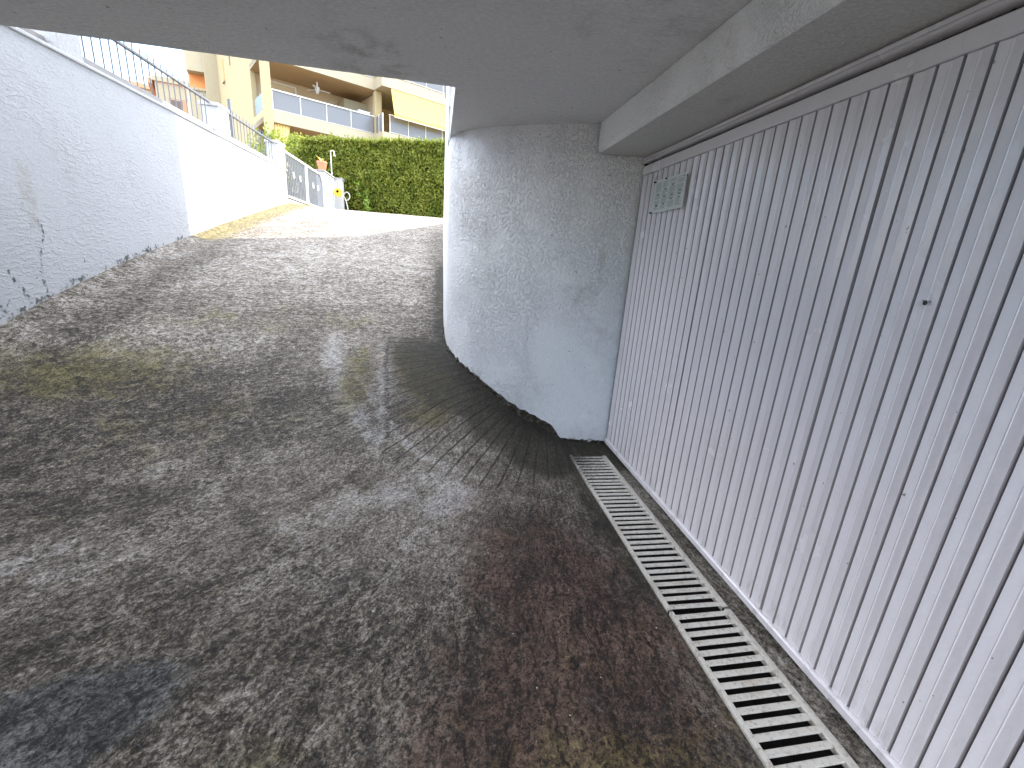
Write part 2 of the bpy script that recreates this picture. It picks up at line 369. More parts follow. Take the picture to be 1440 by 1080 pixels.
def blob(cx, cy, rx, ry, rot=0, soft=.5):
    c, s = math.cos(R(rot)), math.sin(R(rot)); u = ((X-cx)*c+(Y-cy)*s)/rx; v = (-(X-cx)*s+(Y-cy)*c)/ry
    return 1-sst(np.hypot(u, v), 1-soft, 1+soft)
def smax(*a): return np.clip(np.maximum.reduce(a), 0, 1)
dw = segdist(X, Y, CURVE); dl = X+3.6
#STAINS, with light falloff painted into dark
brown = smax(blob(.60, 1.40, .44, 1.05, 8, .75), blob(.45, .95, .55, .6, 0, .8), blob(.9, 1.2, .16, 1.0)*.7)
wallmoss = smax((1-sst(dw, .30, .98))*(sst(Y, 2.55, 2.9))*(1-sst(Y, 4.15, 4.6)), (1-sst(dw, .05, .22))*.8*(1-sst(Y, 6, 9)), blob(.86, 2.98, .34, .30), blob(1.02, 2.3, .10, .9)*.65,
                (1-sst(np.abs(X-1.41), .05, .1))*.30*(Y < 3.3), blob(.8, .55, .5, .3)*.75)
moss = smax(blob(-.12, 3.72, .22, .52, 25), blob(-.05, 3.3, .28, .22)*.7, (1-sst(dl, .15, .7))*.95*sst(Y, 7.0, 7.6), blob(-1.6, 4.6, 1.2, .35)*.45, blob(-2.7, 3.7, .9, .4, 0, .8)*.75, blob(-.68, 3.7, .15, .5, 0, .7)*.8, blob(-1.9, 3.2, 1.2, .5, 0, .9)*.45, blob(-.9, .75, .6, .25, 20, .8)*.7, blob(.75, .75, .5, .35, 0, .8)*.6)
pale = smax(1-sst(segdist(X, Y, [(-.98, 4.35), (-.92, 3.95), (-.74, 3.45), (-.42, 3.0)]), .0, .17), (1-sst(segdist(X, Y, [(-.50, 4.2), (-.45, 3.6), (-.40, 3.0)]), .0, .14)), blob(-.05, 2.45, .38, .28, 0)*.9, blob(-.5, 2.3, .6, .2, 25)*.55, blob(-.35, 1.9, .6, .35)*.45, sst(Y, 4.6, 6)*.55*(1-.8*sst(Y, 7.5, 9)), blob(-1.9, 1.95, .5, .2, 10)*.6, blob(.55, 2.4, .2, .06, -10)*.7, blob(.62, .82, .05, .06)*.9)
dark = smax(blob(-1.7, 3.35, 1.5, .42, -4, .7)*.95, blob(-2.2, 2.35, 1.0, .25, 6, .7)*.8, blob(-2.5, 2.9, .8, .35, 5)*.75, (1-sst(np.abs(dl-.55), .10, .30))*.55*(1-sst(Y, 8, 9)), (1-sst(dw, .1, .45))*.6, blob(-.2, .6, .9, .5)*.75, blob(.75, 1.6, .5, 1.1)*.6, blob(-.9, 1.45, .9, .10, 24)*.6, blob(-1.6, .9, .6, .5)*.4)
rc = np.hypot(X-CX, Y-CY); ta = np.arctan2(CY-Y, CX-X)
def arc(r, a0, a1, w): return (1-sst(np.abs(rc-r-.03*np.sin(ta*9)), w*.3, w))*sst(ta, a0, a0+.15)*(1-sst(ta, a1-.15, a1))
pale = np.maximum.reduce([pale, arc(1.93, .15, 1.25, .05)*.9, arc(2.15, .05, 1.0, .03)*.6, arc(2.75, -.1, .8, .03)*.6, arc(3.3, -.1, .6, .03)*.5, arc(2.45, .7, 1.5, .04)*.6, arc(3.6, .5, 1.2, .05)*.4])
dark = np.maximum.reduce([dark, arc(3.0, .1, 1.3, .09)*.55, arc(2.55, .0, .7, .08)*.5, (1-sst(segdist(X, Y, [(-2.0, 1.25), (-1.2, 1.6), (-.6, 2.05)]), .01, .05))*.9, (1-sst(segdist(X, Y, [(-1.1, .9), (-.55, 1.4), (-.2, 1.85)]), .01, .045))*.9, (1-sst(segdist(X, Y, [(-.05, .5), (.12, 1.1), (.25, 1.9)]), .01, .05))*.9])
dark = np.maximum(dark, np.maximum(.60*(1-sst(Y, 1.2, 2.8))*(X < 1.05), .05*sst(Y, 7.6, 8.6)))  # light falloff towards the camera painted in, sunlit top toned down a touch
blue = blob(-1.25, 1.15, .45, .22, 20)
seam_x = -.36-.12*sst(Y, 2.9, 4.2)
fan = np.clip(sst(X, seam_x-.02, seam_x+.02)*(1-sst(Y, 4.2, 4.5))*sst(Y+.12*np.sin(X*4), 2.55, 2.75), 0, 1)
dark = np.maximum(dark, (1-sst(np.abs(X-seam_x), .008, .028))*1.3*sst(Y, 2.7, 3)*(1-sst(Y, 4.2, 4.4)))
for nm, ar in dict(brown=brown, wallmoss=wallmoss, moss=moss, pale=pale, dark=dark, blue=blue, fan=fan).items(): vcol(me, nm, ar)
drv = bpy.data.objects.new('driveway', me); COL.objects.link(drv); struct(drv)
# drain channel below the grating
m = MB(); m.box(1.045, 1.064, -6, 3.09, -.26, -.02); m.box(1.364, 1.385, -6, 3.09, -.26, -.03); m.box(1.045, 1.385, -6, 3.09, -.30, -.262); m.box(1.064, 1.364, 3.054, 3.09, -.26, -.02)
struct(m.build('drain_channel', channel_m))
# land round about, one sheet out to the horizon
m = MB()
m.add([(-400, -400, 2.3), (-3.86, -400, 2.3), (-3.86, 17.75, 2.3), (-400, 17.75, 2.3), (400, 17.75, 2.6), (400, 500, 3.0), (-400, 500, 3.0), (-3.86, 17.75, 2.6), (8, 17.75, 2.5), (8, -400, 2.3), (400, -400, 2.3),
       (-400, 17.75, 2.6), (-3.86, -400, -.05), (8, -400, -.05), (8, -5.98, -.05), (-3.86, -5.98, -.05)],
      [(0, 1, 2, 3), (11, 7, 8, 4, 5, 6), (9, 10, 4, 8), (12, 13, 14, 15)])
struct(m.build('ground', earth_m, fix=False))
m = MB(); m.add([(.0, 11.2, 2.20), (8.02, 11.2, 2.20), (8.02, 17.8, 2.60), (.0, 17.8, 2.60)], [(0, 1, 2, 3)])
m.add([(1.6, -6, -.03), (8.02, -6, -.03), (8.02, 3.3, -.03), (1.6, 3.3, -.03)], [(0, 1, 2, 3)])
struct(m.build('street', ground_m, fix=False))

# ------------------------------------------------------------------ building over the driveway
CEIL = 2.47; SOF = 2.273; DX = 1.464
bld = thing('apartment_block', 'white rendered building overhanging the driveway, with a grey ceiling and a curved corner wall', 'building', (3, 3.3, 0))
def smooth_curve(pl, n):
    P = [Vector((x, y, 0)) for x, y in pl]; P = [P[0]*2-P[1]]+P+[P[-1]*2-P[-2]]; out = []
    for i in range(1, len(P)-2):
        for k in range(n):
            t = k/n; a, b, c, d = P[i-1:i+3]
            q = .5*((2*b)+(c-a)*t+(2*a-5*b+4*c-d)*t*t+(3*b-a-3*c+d)*t**3); out.append((q.x, q.y))
    out.append(pl[-1]); return out
cur = smooth_curve(CURVE, 8)
zz = list(np.arange(-.3, CEIL, .03))+[CEIL+.002]
m = MB(); nu = len(cur)
m.grid(lambda i, j: (cur[i][0], cur[i][1], zz[j]), nu, len(zz))
cw = m.build('curved_wall', curve_wall_m, bld, smooth=True)
vv = np.array(m.v); gz = gheight(vv[:, 0], vv[:, 1]); hgt = vv[:, 2]-gz
lowf = lambda q, k: .55+.75*np.array([mnoise.noise((t*2.3, k, 0))+.6*mnoise.noise((t*9, k, 5)) for t in q])
mold = (1-sst(hgt, .0, .075))*np.clip(lowf(vv[:, 0]*1.5-vv[:, 1], 2), .15, 1)*(vv[:, 1] < 6)
bro = np.maximum.reduce([(1-sst(np.hypot((vv[:, 0]-1.1)/.25, (vv[:, 2]-1.27)/.12), .4, 1.2))*.6, (1-sst(np.hypot((vv[:, 0]-1.25)/.06, (vv[:, 2]-1.5)/.5), .4, 1.2))*.5, (1-sst(hgt, .02, .35))*.45, sst(vv[:, 2], 2.38, 2.47)*.3])
vcol(cw.data, 'mould', mold); vcol(cw.data, 'mould_brown', bro)
m = MB(); cf = [q for q in cur if q[1] < 4.6]; nf = len(cf); rows = []
for i, (x, y) in enumerate(cf):
    a = Vector(cf[max(i-1, 0)]); b = Vector(cf[min(i+1, nf-1)]); t = (b-a).normalized(); nrm = Vector((t.y, -t.x)) if Vector((t.y, -t.x)).dot(Vector((-1, -1))) > 0 else Vector((-t.y, t.x))
    wd = .035+.030*max(-.6, mnoise.noise((i*.31, 2, 0))+.6*mnoise.noise((i*1.3, 5, 0)))+.03*max(0, 1-abs(x-.75)/.3); hg = .030+.022*mnoise.noise((i*.45, 9, 0))+.03*max(0, 1-abs(x-.85)/.25)
    rows.append([(x-nrm.x*.01+nrm.x*wd*f, y-nrm.y*.01+nrm.y*wd*f, float(gheight(x, y))+hg*h-.012) for f, h in ((0, 1.15), (.25, 1), (.6, .75+.3*mnoise.noise((i*.9, 4, 3))), (.9, .35), (1.15, -.4))])
m.grid(lambda i, j: rows[i][j], nf, 5)
gf = G('mossy_fillet'); of = gf.obj(); nf_ = gf.noise(of, 30, 6, .75); cf_ = gf.mix(gf.ss(nf_, .45, .66), (.024, .021, .015), (.15, .135, .115))
gf.fin(cf_, .95, gf.bump(gf.noise(of, 60, 5, .7), .02), .15)
m.build('base_fillet', gf.m, bld, smooth=True, fix=False)
# pocket behind the door edge and the ceiling slab; the slab stops at an opening over the ramp
m = MB(); m.add([(1.464, 3.335, -.3), (1.62, 3.335, -.3), (1.62, 3.335, SOF+.3), (1.464, 3.335, SOF+.3)], [(0, 1, 2, 3)]); m.build('door_reveal', smooth_wall, bld)
fx = np.concatenate([np.arange(-3.9, .05, .07), [.068]]); jag = [3.052+.010*mnoise.noise((x*6, 1, 0))+.006*mnoise.noise((x*21, 4, 0)) for x in fx]
poly = [(x, y) for x, y in zip(fx, jag)]+[(.066, 3.6), (.060, 4.34), (.060, 5.2), (.3, 9.1), (6, 9.1), (6, -6), (1.44, -6), (1.44, -.45), (-3.9, -.45)]
m = MB(); m.prism(poly[::-1], CEIL, CEIL+.26); m.build('ceiling', ceil_m, bld)
m = MB(); ex = np.arange(3.345, -3.6, -.06)
def bedge(y, k): return .006*mnoise.noise((y*5, k, 0))+.004*mnoise.noise((y*17, k, 3))
prof = lambda y: [(1.112+bedge(y, 1)*.5, CEIL-.002), (1.108, CEIL-.06), (1.110+bedge(y, 2), SOF+.03), (1.116+bedge(y, 4), SOF+.006), (1.13, SOF)]
m.grid(lambda i, j: (prof(ex[i])[j][0], ex[i], prof(ex[i])[j][1]), len(ex), 5)
m.build('lintel_beam', beam_m, bld, smooth=True)
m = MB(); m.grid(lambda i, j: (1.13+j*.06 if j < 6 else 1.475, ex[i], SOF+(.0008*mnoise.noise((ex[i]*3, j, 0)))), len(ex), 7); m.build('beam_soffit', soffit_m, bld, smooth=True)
m = MB()
m.prism([(.045, 9.18), (.045, 4.36), (.075, 4.36), (.075, 3.065), (6, 3.065), (6, 9.18)], CEIL+.262, 10.5)
m.prism([(-3.9, 3.02), (-3.9, -.45), (1.44, -.45), (1.44, -6), (6, -6), (6, 3.02)], CEIL+.262, 10.5)
m.box(.047, .30, 4.40, 9.18, CEIL+.003, CEIL+.30)
m.build('upper_storeys', smooth_wall, bld)
m = MB(); m.add([(.30, 9.19, 1.4), (.30, 11.4, 1.9), (.30, 11.4, 2.3), (.30, 10.5, 2.8), (.30, 9.19, 4.15), (.5, 9.19, 1.4), (.5, 11.4, 1.9), (.5, 11.4, 2.3), (.5, 10.5, 2.8), (.5, 9.19, 4.15)],
    [(0, 1, 2, 3, 4), (9, 8, 7, 6, 5), (0, 5, 6, 1), (1, 6, 7, 2), (2, 7, 8, 3), (3, 8, 9, 4), (4, 9, 5, 0)]); m.build('side_wall', smooth_wall, bld)  # unseen wall added here, its sloping top shaped to shade the ramp
m = MB(); m.tube([(.050, 9.1, 4.2), (.050, 9.1, 10.4)], .03, 10); m.build('downpipe', iron, bld, smooth='auto')
m = MB(); m.box(1.66, 1.70, -3.6, 3.6, -.2, 2.6); m.build('garage_interior', dark_m, bld)  # black panel for the unlit garage, its darkness is in the colour
m = MB(); m.box(1.475, 1.66, -3.6, 3.334, SOF, SOF+.05); m.box(1.50, 1.66, -6, -3.6, -.2, CEIL); m.box(5.9, 6, -6, 9.1, -.2, CEIL); m.build('inner_wall', smooth_wall, bld)

# ------------------------------------------------------------------ garage door
gd = thing('garage_door', 'white ribbed sheet metal up and over garage door under the beam', 'garage door', (DX, .8, 0))
PIT = .0735; Y1 = 3.300; Y0 = -1.85
m = MB(); ypos = []; y = Y1-.018; k = 0
while y-PIT > Y0:
    w = .0102 if (k % 13 != 12) else .015
    d = .011 if (k % 13 != 12) else .014
    ypos.append((y, w, d)); y -= PIT; k += 1
za, zb = .046, 2.143
def strip(pts, mi):
    for (xa, ya), (xb, yb) in zip(pts[:-1], pts[1:]):
        m.add([(xa, ya, za), (xb, yb, za), (xb, yb, zb), (xa, ya, zb)], [(0, 1, 2, 3)], mi)
for i, (yt, w, d) in enumerate(ypos):
    jig = .0012*mnoise.noise((i*1.7, 0, 0)); yb = yt-PIT
    p = [(DX+jig, yt), (DX+.0006+jig, yt-.006), (DX+.0035+jig, yt-.026), (DX+.0035, yt-.0280), (DX+.0024, yt-.0290), (DX+.0024, yt-.0305), (DX+.0035, yt-.0315), (DX+.0035, yt-.034), (DX+.0005-jig, yt-.0565), (DX, yb+w)]
    strip(p, 0)
    strip([(DX, yb+w), (DX+d*.75, yb+w*.72), (DX+d, yb+w*.5), (DX+d*.75, yb+w*.28), (DX, yb)], 1)
strip([(DX, Y1), (DX, Y1-.018)], 0); strip([(DX, ypos[-1][0]-PIT), (DX, Y0)], 0)
m.build('door_panel', [door_m, groove_m], gd, fix=False)
m = MB()
def rail(x0, x1, z0, z1):
    ys_ = np.linspace(Y0, Y1, 60); c = .004
    pr = [(x1, z0), (x0+c, z0), (x0, z0+c), (x0, z1-c), (x0+c, z1), (x1, z1)]
    m.grid(lambda i, j: (pr[j][0], ys_[i], pr[j][1]+.0012*mnoise.noise((ys_[i]*2.3, z0, j*.2))), len(ys_), 6)
rail(DX-.010, DX+.03, 2.1445, 2.206); m.build('top_rail', door_m, gd, smooth='auto')
m = MB(); rail(DX-.016, DX+.03, .008, .0445); m.build('bottom_rail', door_m, gd, smooth='auto')
m = MB(); yl = np.linspace(-2, 3.325, 90); pr = [(DX+.03, 2.2665), (DX-.002, 2.2665), (DX-.006, 2.262), (DX-.004, 2.250), (DX-.012, 2.244), (DX-.020, 2.238), (DX-.022, 2.231), (DX-.014, 2.226), (DX+.03, 2.226)]
m.grid(lambda i, j: (pr[j][0], yl[i], pr[j][1]+.002*mnoise.noise((yl[i]*1.3, 5, 0))), len(yl), len(pr)); m.build('head_frame', door_m, gd, smooth='auto')
m = MB(); m.box(DX+.012, DX+.05, 3.304, 3.332, 0, 2.26); m.box(DX+.031, DX+.05, -2, 3.33, .0, 2.272); m.build('gap_shade', dark_m, gd)  # black strips and backing painting the shade in the gaps round the door
m = MB()
for yc in (2.52, 1.93, 1.86): m.lathe((0, 0, 0), [(.001, 0), (.007, 0), (.006, .004), (.001, .005)], 10); n_ = 40; m.v[-n_:] = [(DX-.021-p[2], yc+p[0], 2.233+p[1]) for p in m.v[-n_:]]
m.build('screw', alu, gd)
# notice plate with four columns of small print on the door
sg = thing('notice_plate', 'pale plate with four columns of small print near the garage door corner', 'notice', (DX-.012, 2.855, 1.97))
plate_m = plain('pale_plate', (.72, .74, .69), .45, .4); print_m = plain('grey_green_print', (.47, .51, .47), .6, .3); ink_m = plain('dark_print', (.16, .18, .16), .6, .3)
def pl(y, z, dx=0):   # plate frame: 0..1 along, 0..1 up, tilted a little off the door
    return (DX-.003-.016*(1-max(0, min(1, (y-2.635)/.44)))+dx, y, z)
m = MB()
P = [(3.073, 1.862), (2.632, 1.866), (2.637, 2.064), (3.075, 2.078)]
m.add([pl(a, b, 0) for a, b in P]+[pl(a, b, -.0025) for a, b in P], [(0, 1, 2, 3), (7, 6, 5, 4), (0, 4, 5, 1), (1, 5, 6, 2), (2, 6, 7, 3), (3, 7, 4, 0)]); m.build('plate', plate_m, sg)
m = MB(); m2 = MB(); rp = random.Random(3)
def bar(mb, ya, yb, z, h):
    Q = [(ya, z-h/2), (yb, z-h/2), (yb, z+h/2), (ya, z+h/2)]
    mb.add([pl(a, b, -.0027) for a, b in Q]+[pl(a, b, -.0032) for a, b in Q], [(7, 6, 5, 4), (0, 4, 5, 1), (1, 5, 6, 2), (2, 6, 7, 3), (3, 7, 4, 0)])
for c_ in range(4):
    ya = 3.045-c_*.103; z = 2.052; marks = rp.sample(range(4, 24), 3)
    for row in range(26):
        ln = .082*(rp.uniform(.55, 1) if rp.random() < .35 else 1)
        if row in marks: bar(m2, ya-.025, ya-.060, z, .0065)
        elif rp.random() > .08: bar(m, ya, ya-ln, z, .0042)
        z -= .0066
m.add(m2.v, m2.f, 1); m.build('print', [print_m, ink_m], sg)
for a, b in ((3.06, 2.066), (2.90, 2.066), (3.065, 1.868), (2.66, 2.05)): m = MB(); m.box(DX-.0215, DX-.002, a-.004, a+.004, b-.004, b+.004); m.build('screw', dark_m, sg)
# small stains: an insect on the door
m = MB(); m.lathe((0, 0, 0), [(.001, 0), (.006, .003), (.007, .008), (.004, .014), (.001, .016)], 8); m.v = [(DX-.004-p[0]*.6, 1.118+p[1], 1.447+p[2]) for p in m.v]
for q in (-1, 1): m.tube([(DX-.003, 1.118, 1.455), (DX-.001, 1.118+q*.012, 1.462)], .0012, 4)
tag(m.build('moth', plain('moth_brown', (.05, .045, .04), .8, .1)), 'tiny dark moth resting on the middle of the garage door', 'moth')

# ------------------------------------------------------------------ drain grating, two lengths
def grate(ya, yb, pitch, w, label, skew=.0):
    t = thing('drain_grate', label, 'drain grate', (1.215, (ya+yb)/2, 0), 'drain grate lengths in front of the garage door')
    m = MB(); yy = np.linspace(ya, yb, 60)
    wob = lambda y: .004*mnoise.noise((y*2.1, 7, 0))+.002*mnoise.noise((y*9, 2, 0))
    prl = [(1.060, -.03), (1.056, .006), (1.060, .012), (1.074, .013), (1.079, .007), (1.079, -.02)]
    m.grid(lambda i, j: (prl[j][0]+wob(yy[i]), yy[i], prl[j][1]+wob(yy[i]+4)*.7), 60, 6); a = m.build('edge_angle', grate_m, t, smooth='auto')
    m = MB(); prr = [(1.334, -.02), (1.334, .002), (1.337, .005), (1.362, .005), (1.366, .002), (1.366, -.03)]
    m.grid(lambda i, j: (prr[j][0], yy[i], prr[j][1]+.001*mnoise.noise((yy[i]*3, 1, 0))), 60, 6); b = m.build('side_frame', grate_m, t, smooth='auto')
    m = MB(); y = yb-.008
    while y-w > ya:
        j = rng.uniform(-.0015, .0015); x0 = 1.0815; x1 = 1.3325; c = .003; zt = .003+rng.uniform(-.0012, .0012)
        pr = [(y+j, zt-.006), (y+j, zt-c), (y+j-c, zt), (y+j-w+c, zt), (y+j-w, zt-c), (y+j-w, zt-.006)]
        sk = skew+rng.uniform(-.0015, .0015)
        m.add([(x, q[0]+(sk if x == x1 else 0), q[1]) for x in (x0, x1) for q in pr], [(0, 1, 7, 6), (1, 2, 8, 7), (2, 3, 9, 8), (3, 4, 10, 9), (4, 5, 11, 10), (5, 0, 6, 11), (0, 5, 4, 3, 2, 1), (6, 7, 8, 9, 10, 11)])
        y -= pitch
    m.build('slats', grate_m, t)
grate(1.452, 3.045, .0468, .0245, 'white slatted drain grate reaching the mossy corner of the garage wall')
grate(-.55, 1.440, .0468, .025, 'white slatted drain grate nearest the camera, past the joint', .004)

# loose grit and bits of dead leaf lying about
rd = random.Random(5); m = MB(); n_ = 0
while n_ < 240:
    x = rd.uniform(-2.2, 1.45); y = rd.choice([rd.uniform(.5, 3.2), rd.uniform(2.2, 4.2)])
    if 1.05 < x < 1.37 and y < 3.06: continue
    if rd.random() > .25+1.2*max(0, 1-abs(x-1.41)/.06)+.9*float(np.interp(segdist(np.array([x]), np.array([y]), CURVE)[0], [0, .4], [1, 0])): continue
    if y > 3.2 and x > .2: continue
    z = float(gheight(x, y)); q = rd.uniform(.002, .0065); n_ += 1
    vs = [Vector((x, y, z+q*.35))+Vector((rd.uniform(.6, 1.2)*a*q, rd.uniform(.6, 1.2)*b*q, rd.uniform(.5, .9)*c*q*.7)) for a, b, c in ((1, 0, 0), (0, 1, 0), (-1, 0, 0), (0, -1, 0), (0, 0, 1), (0, 0, -1))]
    m.add(vs, [(0, 1, 4), (1, 2, 4), (2, 3, 4), (3, 0, 4), (1, 0, 5), (2, 1, 5), (3, 2, 5), (0, 3, 5)], rd.choice([0, 0, 1, 2]))
db = m.build('grit', [plain('pale_grit', (.40, .38, .34), .9, .1), plain('dark_grit', (.06, .05, .04), .9, .1), plain('brown_grit', (.20, .13, .07), .9, .1)]); db['kind'] = 'stuff'

# ------------------------------------------------------------------ retaining wall on the left
LX = -3.6
rw = thing('retaining_wall', 'long white stucco wall along the left of the ramp, half of it in sunlight', 'wall', (LX, 6, 0))
yy = list(np.arange(-5.9, 3.8, .3))+list(np.arange(3.8, 7.6, .03))+list(np.arange(7.6, 11.80, .1))+[11.80]
zz = list(np.arange(-.3, 3.05, .035))+[3.052]
ctop = lambda y: 3.05+.004*(y-4.9)
m = MB(); m.grid(lambda i, j: (LX+.006*mnoise.noise((yy[i]*1.4, zz[j]*1.4, 2)), yy[i], zz[j]+(ctop(yy[i])-3.05)*(zz[j]/3.05)), len(yy), len(zz))
w_ = m.build('wall', white_wall, rw, smooth=True)
vv = np.array(m.v); hz = vv[:, 2]-gheight(np.full(len(vv), LX+.01), vv[:, 1])-.05; yv = vv[:, 1]
def crack(pts, w): return (1-sst(segdist(yv, hz, pts), 0, w*1.15))*.80
mold = np.maximum.reduce([(1-sst(hz, -.01, .035))*np.clip(lowf(yv, 7), .05, .9)*(yv < 7.1), crack([(4.52, 0), (4.50, .10), (4.44, .22), (4.38, .34)], .030), crack([(4.72, .03), (4.70, .18), (4.74, .34), (4.82, .5), (4.80, .62)], .034),
    crack([(4.60, .16), (4.72, .19)], .022), crack([(4.28, 0), (4.22, .14), (4.16, .22)], .04), crack([(4.15, 0), (4.12, .12)], .05), crack([(4.24, .02), (4.34, .10)], .035), crack([(5.24, .13), (5.22, .2)], .02),
    (1-sst(np.hypot((yv-4.25)/.16, hz/.14), .3, 1.1))*.55, (1-sst(np.hypot((yv-5.05)/.1, hz/.05), .3, 1.1))*.8])
bro = np.maximum.reduce([(1-sst(np.hypot((yv-4.75)/.16, (hz-.85)/.55), .3, 1.1))*.62, (1-sst(np.hypot((yv-4.42)/.12, (hz-1.1)/.7), .3, 1.1))*.35, (1-sst(hz, .02, .3))*.35*(yv < 7.2), (1-sst(np.hypot((yv-4.2)/.1, (hz-.6)/.4), .3, 1.1))*.4])
vcol(w_.data, 'mould', mold); vcol(w_.data, 'mould_brown', bro)
m = MB(); m.box(-3.86, LX-.012, -5.9, 11.80, 1.0, 3.045); m.box(-3.86, LX-.0, 11.80, 11.815, 1.0, 3.05); m.build('wall_core', left_plaster, rw)
m = MB(); yc = np.linspace(-5.9, 11.83, 60); pr = [(LX-.26, 3.088), (LX+.014, 3.088), (LX+.022, 3.080), (LX+.022, 3.060), (LX+.012, 3.052), (LX-.02, 3.050)]
m.grid(lambda i, j: (pr[j][0], yc[i], pr[j][1]+ctop(yc[i])-3.05), 60, 6); m.build('coping', left_plaster, rw, smooth='auto')
def pillar(y0, y1, zt, zb=3.09):
    m = MB(); m.box(LX-.265, LX-.002, y0, y1, zb, zt-.055); p = m.build('pillar', left_plaster, rw, bevel=.006)
    m = MB(); m.box(LX-.285, LX+.012, y0-.018, y1+.018, zt-.053, zt); c = m.build('cap', left_plaster, p, bevel=.008); c.matrix_parent_inverse = p.matrix_parent_inverse.copy() if False else Matrix.Identity(4)
    c.parent = p; return p
pillar(5.45, 5.755, 3.60); pillar(8.645, 9.015, 3.575); pillar(11.41, 11.82, 3.635); pillar(1.9, 2.25, 3.5)
m = MB()
for a, b in ((2.26, 5.44), (5.765, 8.635), (9.025, 11.40)): m.box(LX-.23, LX-.095, a, b, 3.08, 3.195+.004*(a-4.9))
m.build('curb', curb_m, rw, bevel=.008)
RX = LX-.135
def railing(a, b, zr, label, tall=None):
    t = thing('metal_railing', label, 'railing', (RX, (a+b)/2, 3.2), 'railings on the white wall')
    m = MB(); m.box(RX-.022, RX+.022, a, b, zr-.012, zr+.012); m.build('top_rail', iron, t)
    ref = None; y = a+.09; k = 0
    while y < b-.03:
        if ref is None:
            m = MB(); m.tube([(RX, y, 3.17), (RX, y, zr+.07), (RX, y, zr+.10)], [.0078, .0078, .003], 6); ref = m.build('baluster', iron, t); yref = y
        else:
            c = ref.copy(); COL.objects.link(c); c.parent = t; c.matrix_parent_inverse = ref.matrix_parent_inverse.copy(); c.location = (rng.uniform(-.004, .004), y-yref, rng.uniform(-.012, .012)); c.rotation_euler = (0, 0, 0)
        y += .1405; k += 1
    if tall: m = MB(); m.box(RX-.02, RX+.02, tall-.02, tall+.02, 3.17, zr+.24); m.build('post', iron, t)
railing(2.26, 5.45, 3.575, 'dark grey railing nearest the camera, mostly hidden above the ceiling edge')
railing(5.76, 8.64, 3.580, 'long dark grey spiked railing between the shaded pillar and the next pillar')
railing(9.02, 11.41, 3.595, 'short dark grey spiked railing on the sunlit wall between the two far pillars', 9.42)

# ------------------------------------------------------------------ gate and gate pillar
gt = thing('metal_gate', 'grey barred metal double gate beside the end of the sunlit wall', 'gate', (-3.66, 13.6, 2.4))
GX = -3.66
def leaf(ya, yb, arch):
    m = MB(); m.box(GX-.02, GX+.02, ya, yb, 2.53, 2.575); top = 3.50
    m.box(GX-.02, GX+.02, ya, ya+.04, 2.5755, top-.0005)
    if not arch: m.box(GX-.02, GX+.02, yb-.05, yb, 2.5755, top-.0005); m.box(GX-.022, GX+.022, ya, yb, top, top+.05)
    else: m.box(GX-.022, GX+.022, ya, yb-.42, top, top+.05)
    p = m.build('gate_leaf', gate_pale, gt)
    m = MB(); y = ya+.10
    while y < yb-.05:
        m.box(GX-.011, GX+.011, y-.011, y+.011, 2.5755, top-.0005 if not arch else top+.03-.25*max(0, (y-(yb-.5))/.5)**2); y += .13
    m.build('bars', gate_iron, p).matrix_parent_inverse = Matrix.Identity(4)
    for q in ((ya+yb)/2-.25, (ya+yb)/2+.3):
        m = MB(); m.tube([(GX+.016, q+(.085-.004*t)*math.cos(t*math.pi/6+.7)*(1 if q > (ya+yb)/2 else -1), 3.08+(.085-.004*t)*math.sin(t*math.pi/6+.7)) for t in range(19)], .010, 6)
        m.build('scroll', gate_pale, p).matrix_parent_inverse = Matrix.Identity(4)
    if arch:
        m = MB(); m.tube([(GX, yb-.42+.42*math.sin(t*math.pi/16), top+.02-.42+.42*math.cos(t*math.pi/16)) for t in range(9)]+[(GX, yb, 2.5)], .024, 6)
        m.build('arched_edge', gate_iron, p).matrix_parent_inverse = Matrix.Identity(4)
leaf(11.86, 13.67, False); leaf(13.70, 15.32, True)
m = MB(); m.box(GX-.045, GX+.03, 11.84, 13.68, 2.25, 2.495); tag(m.build('gate_kerb', curb_m), 'low grey kerb under the metal gate', 'kerb')
gp = thing('gate_pillar', 'white gate wall ending in a short pillar in front of the hedge', 'wall', (-3.5, 16.2, 2.5))
m = MB(); m.box(-3.85, -3.60, 15.42, 16.795, 2.3, 3.66); m.box(-3.85, -3.36, 16.80, 17.08, 2.3, 3.63); m.build('wall', left_plaster, gp, bevel=.01)
m = MB(); m.box(-3.88, -3.575, 15.39, 16.80, 3.662, 3.70); m.box(-3.88, -3.335, 16.803, 17.1, 3.632, 3.70); m.build('cap', curb_m, gp)
fp = thing('flower_pot', 'coral flower pot with a yellow green leaf on top of the white gate wall', 'flower pot', (-3.7, 15.62, 3.70))
m = MB(); m.lathe((-3.7, 15.62, 3.70), [(.09, 0), (.125, .10), (.15, .22), (.16, .22), (.155, .26), (.13, .26), (.125, .22)], 14); m.build('pot', pot_m, fp, smooth='auto')
leafg = plain('yellow_leaf', (.55, .50, .10), .6, .3)
m = MB()
for a, l, h in ((200, .30, .20), (170, .16, .16), (320, .14, .10), (90, .12, .14)):
    d = Vector((math.cos(R(a))*.6, math.sin(R(a)), 0)); p0 = Vector((-3.7, 15.62, 3.93)); s_ = Vector((-d.y, d.x, 0)).normalized()*.045
    p1 = p0+d*l*.5+Vector((0, 0, h*.7)); p2 = p0+d*l+Vector((0, 0, h)); m.add([p0, p1+s_, p2, p1-s_], [(0, 1, 2, 3)])
m.build('leaves', leafg, fp, fix=False)
po = thing('shower_pole', 'thin white hooked pole standing at the end of the gate wall', 'pole', (-3.66, 16.72, 3.70))
